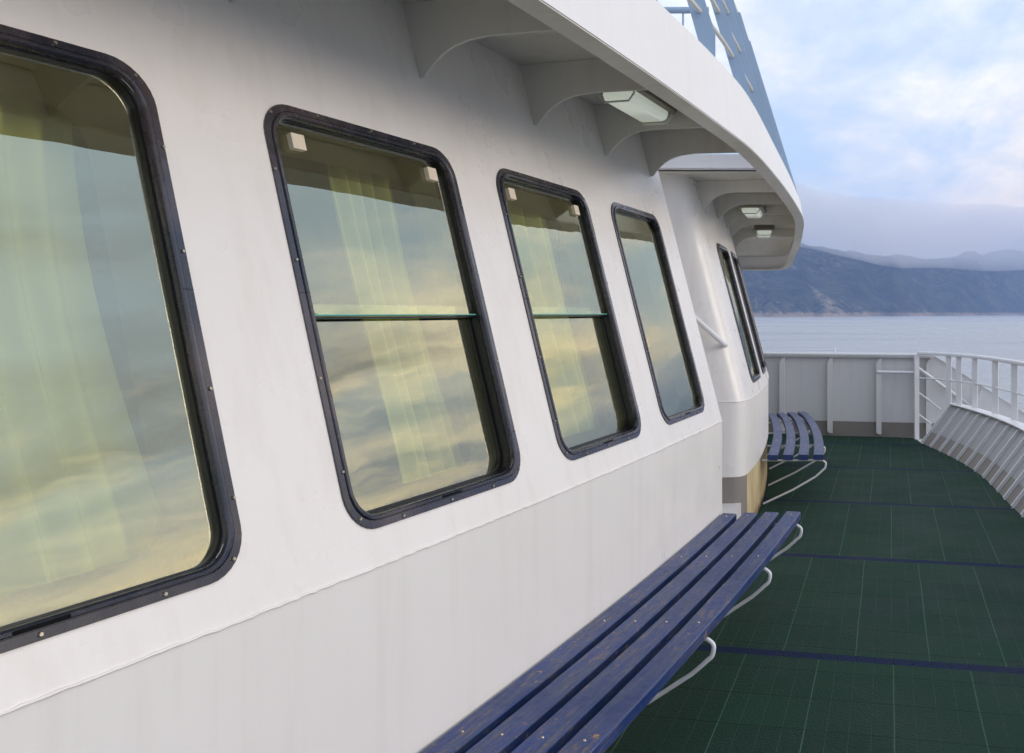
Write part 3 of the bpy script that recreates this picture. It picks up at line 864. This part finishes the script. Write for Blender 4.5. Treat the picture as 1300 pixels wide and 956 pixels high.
gt = empty('sloping_guard_rail', 'white end post with rails slanting down at the corner of the front bulwark', 'guard rail')
bm = bmesh.new(); box(bm, (2.705,11.80,.555), (.060,.05,1.11)); obj('post', bm, M['rail'], gt, bevel=.003)
for (xa,za,xb,zb,r) in ((2.72,.935,3.42,.43,.020),(2.72,.62,3.02,.39,.011),(2.72,.335,2.90,.20,.011)):
    bm = bmesh.new(); tube(bm, [(xa,11.80,za),(xb,11.80,zb)], r, 10); obj('slanting_rail', bm, M['rail'], gt, smooth=True)
bm = bmesh.new(); tube(bm, [(2.22,11.93,.87),(2.70,11.83,.87)], .020, 10); obj('short_rail', bm, M['rail'], gt, smooth=True)
place(gt, (2.705,11.8,0))

# ------------------------------------------------------------------ deck, hull, sea
edge = [(x,y) for x,y in zip([sbp.x_at_y(y) for y in np.linspace(-2.8,11.4,40)], np.linspace(-2.8,11.4,40))]
poly = edge + [(2.70,11.88)] + [(x,FY(x)-.01) for x in (2.5,1,0,-2,-4.9)] + [(-4.9,-2.8)]
bm = bmesh.new(); bm.faces.new([bm.verts.new((x,y,.004)) for x,y in poly]); tag(obj('deck', bm, M['deck']), 'dark green ribbed deck matting with blue cross strips', 'deck', kind='structure')
bm = bmesh.new()
hp = [(sbp.x_at_y(y)+.0, y) for y in np.linspace(-2.8,11.4,30)]+[(3.1,11.9)]+[(4.4,FY(4.4))]+[(x,FY(x)+.01) for x in (2.5,0,-4.9)]+[(-4.9,-2.8)]
rows(bm, [[Vector((x,y,z)) for x,y in hp] for z in (-.006,-9.5)], closed=True)
f = [bm.verts.new((x,y,-.006)) for x,y in hp]; bm.faces.new(f)
tag(obj('ferry_hull', bm, M['fascia']), 'white ferry hull side below the open deck', 'hull')

SEA = -9.0; SR = 9000
bm = bmesh.new(); bm.faces.new([bm.verts.new(p) for p in ((-SR,-SR,SEA),(SR,-SR,SEA),(SR,SR,SEA),(-SR,SR,SEA))])
tag(obj('sea', bm, M['sea']), 'calm rippled grey blue sea', 'sea', kind='structure')

# hills: shoreline given by azimuth (tan from view axis) and distance
from mathutils import noise as mn
def hills():
    bm = bmesh.new(); rw = []
    for i in range(520):
        az = -35 + 150*i/519                # degrees clockwise from +Y
        k = az
        D = float(np.interp(k, (-35,0,4,8,12,18,30,60,90,115), (2500,2300,2350,2500,2750,3700,5680,6400,6680,6800)))
        D *= 1+.03*mn.noise(Vector((az*.35,3,0)))+.012*mn.noise(Vector((az*1.6,9,0)))
        H = float(np.interp(k, (-35,0,4,6,8,10,14,18,30,45,60,90,115), (225,285,250,232,222,222,240,300,360,430,470,400,340)))
        row = []
        for j in range(46):
            t = j/45; d = D + t*(900+D*.16)
            h = H*(1-(1-min(1,t*1.35))**1.9) if t < .8 else H*(1-((t-.8)/.2)**2*.5)
            a = R(az); x, y = d*math.sin(a), d*math.cos(a)
            q = Vector((x/620,y/620,0)); q2 = Vector((x/170,y/170,4))
            h *= 1+.16*mn.fractal(q,1,2,5)*min(1,t*3)
            h += (mn.fractal(q2,.9,2,5)*20)*min(1,t*4)*(H/180)
            ridge = abs(mn.noise(Vector((az*.45+t*.8,7.3,0))))
            h *= 1-.35*(1-ridge*1.6)*math.exp(-((t-.25)/.25)**2) if ridge < .6 else 1
            row.append(Vector((x,y,SEA-1.2+max(0,h)+ (6*min(1,t*20)+5*mn.noise(q2*3)*min(1,t*10)))))
        rw.append(row)
    rows(bm, rw)
    return obj('hills', bm, M['hill'], smooth=True)
tag(hills(), 'wooded coastal mountains across the water', 'hills', kind='structure')

# ------------------------------------------------------------------ haze and mist on the ridge
def volume(name, col, dens, aniso=0.):
    t = NT(name); v = t.n('VolumePrincipled'); v.inputs['Color'].default_value = rgb(col); v.inputs['Density'].default_value = dens
    v.inputs['Anisotropy'].default_value = aniso
    t.l(v.outputs[0], t.out.inputs['Volume']); return t.m
bm = bmesh.new(); box(bm, (0,0,(680-10.5)/2), (2*SR+200,2*SR+200,680+10.5))
tag(obj('haze', bm, volume('air_haze', (.40,.58,1.), 1.5e-4)), 'thin blue sea air', 'haze', kind='stuff')
bm = bmesh.new()
def mist():
    rw = []
    for i in range(120):
        az = -10+70*i/119; a = R(az)
        D = float(np.interp(az, (-10,0,4,8,12,18,30,60), (2900,2700,2800,2950,3080,4050,6000,6700)))
        zc = float(np.interp(az, (-10,5,8,12,18,30,60), (330,300,268,246,296,395,510)))
        ring = []
        for j in range(20):
            b = 2*math.pi*j/20
            rr = 1+.22*mn.noise(Vector((az*.22, math.cos(b)*1.1, math.sin(b)*1.1)))
            ra = 520*rr*math.sin(b); zz = (85 if math.cos(b) < 0 else 110)*rr*math.cos(b)*D/2900
            fade = min(1, (i+1)/12, (120-i)/12)
            d = D+ra*fade
            ring.append(Vector((d*math.sin(a), d*math.cos(a), zc+zz*fade)))
        rw.append(ring)
    V = rows(bm, rw, closed=True); cap(bm, V[0]); cap(bm, V[-1])
mist()
tag(obj('cloud_bank', bm, volume('ridge_mist', (.98,.96,.97), 1.7e-3), smooth=True), 'low grey mist lying along the mountain ridge', 'mist', kind='stuff')

# ------------------------------------------------------------------ sky, sun, camera
SUN_AZ, SUN_EL = 102, 12                   # clockwise from +Y
w = bpy.data.worlds.new('World'); scene.world = w; w.use_nodes = True
class WT(NT):
    def __init__(s, tree):
        s.t = tree; tree.nodes.clear(); s.out = tree.nodes.new('ShaderNodeOutputWorld')
t = WT(w.node_tree)
sky = t.n('TexSky', sky_type='NISHITA'); sky.sun_disc = False; sky.sun_elevation = R(SUN_EL); sky.sun_rotation = R(SUN_AZ)
sky.air_density = 1.0; sky.dust_density = 1.2; sky.ozone_density = 1.6
gen = t.n('TexCoord').outputs['Generated']; x, y, z = t.sep(gen)
zz = t.math('MAXIMUM', z, 0.0); den = t.math('ADD', zz, .16)
cb = t.n('CombineXYZ'); t.l(t.math('DIVIDE', x, den), cb.inputs[0]); t.l(t.math('DIVIDE', y, den), cb.inputs[1])
q = cb.outputs[0]
n1 = t.noise(t.mapping(q, (1.15,.65,1), (0,0,.25), (3.1,1.7,0)), .95, 7, .6, .5)
n2 = t.noise(t.mapping(q, (1,.55,1), (0,0,.9)), 2.6, 6, .6, .3)
n3 = t.noise(t.mapping(q, (2.3,.75,1), (0,0,-.12), (5,2,0)), 1.25, 8, .60, .35)
sideways = t.rng(x, .35, .8)
cov = t.rng(t.math('ADD', t.math('MULTIPLY', n1, .6), t.math('ADD', t.math('MULTIPLY', n2, .2), t.math('MULTIPLY', n3, .2))), .41, .57)
skc = t.n('Mix', data_type='RGBA', blend_type='MULTIPLY'); skc.inputs[0].default_value = 1; t.l(sky.outputs[0], skc.inputs[6]); skc.inputs[7].default_value = (.17,.17,.17,1)
skyc = t.mix(.6, skc.outputs[2], rgb((.84,1.02,1.28)))
# sunward warmth of the low clouds
sd = Vector((math.sin(R(78)), math.cos(R(78)), 0))
dt = t.math('ADD', t.math('MULTIPLY', x, sd.x), t.math('MULTIPLY', y, sd.y))
warm = t.math('MULTIPLY', t.rng(dt, .35, .95), t.rng(z, .42, .08))
ccol = t.mix(warm, rgb((1.22,1.18,1.16)), rgb((2.3,1.8,1.0)))
lowc = t.rng(z, .30, .10)
ccol = t.mix(t.math('MULTIPLY', lowc, .5), ccol, t.mix(warm, rgb((1.45,1.17,.88)), rgb((3.6,2.4,.6))))
cs0 = t.rng(n2, .35, .65, .80, 1.06)
cs1 = t.rng(n3, .40, .58, .30, 1.15)
cshade = t.math('ADD', t.math('MULTIPLY', cs0, t.math('SUBTRACT', 1, sideways)), t.math('MULTIPLY', cs1, sideways))
cc = t.n('Mix', data_type='RGBA', blend_type='MULTIPLY'); cc.inputs[0].default_value = 1; t.l(ccol, cc.inputs[6]); t.l(cshade, cc.inputs[7])
cov = t.math('MAXIMUM', cov, t.math('MULTIPLY', t.math('MULTIPLY', sideways, t.rng(z, .32, .12)), .8))
c = t.mix(t.math('MULTIPLY', cov, .85), skyc, cc.outputs[2])
# pale layer close over the land
band = t.math('MULTIPLY', t.rng(z, .16, .055), t.math('SUBTRACT', 1, t.math('MULTIPLY', warm, .8)))
c = t.mix(t.math('MULTIPLY', band, .8), c, rgb((.92,.90,.96)))
bg = t.n('Background'); t.l(c, bg.inputs[0]); bg.inputs[1].default_value = 1.0
t.l(bg.outputs[0], t.out.inputs[0])

sun = bpy.data.lights.new('sun', 'SUN'); sun.energy = 2.2; sun.angle = R(38); sun.color = (1,.88,.74)
so = bpy.data.objects.new('sun', sun); COL.objects.link(so)
d = Vector((math.sin(R(SUN_AZ))*math.cos(R(SUN_EL)), math.cos(R(SUN_AZ))*math.cos(R(SUN_EL)), math.sin(R(SUN_EL))))
so.rotation_euler = d.to_track_quat('Z','Y').to_euler(); so.location = d*50

cam = bpy.data.cameras.new('camera'); co = bpy.data.objects.new('camera', cam); COL.objects.link(co)
co.location = (0,0,1.65); co.rotation_euler = (R(90),0,0)
cam.sensor_width = 36; cam.sensor_fit = 'HORIZONTAL'; cam.lens = 36*1150/1300
cam.shift_x = -250/1300; cam.shift_y = -81/1300
cam.clip_start = .05; cam.clip_end = 30000
scene.camera = co
scene.render.engine = 'CYCLES'
scene.cycles.max_bounces = 6; scene.cycles.diffuse_bounces = 4; scene.cycles.transparent_max_bounces = 12; scene.cycles.volume_bounces = 1
vs = scene.view_settings; vs.view_transform = 'Standard'; vs.look = 'None'; vs.gamma = 1; vs.exposure = 0.20; vs.use_curve_mapping = False
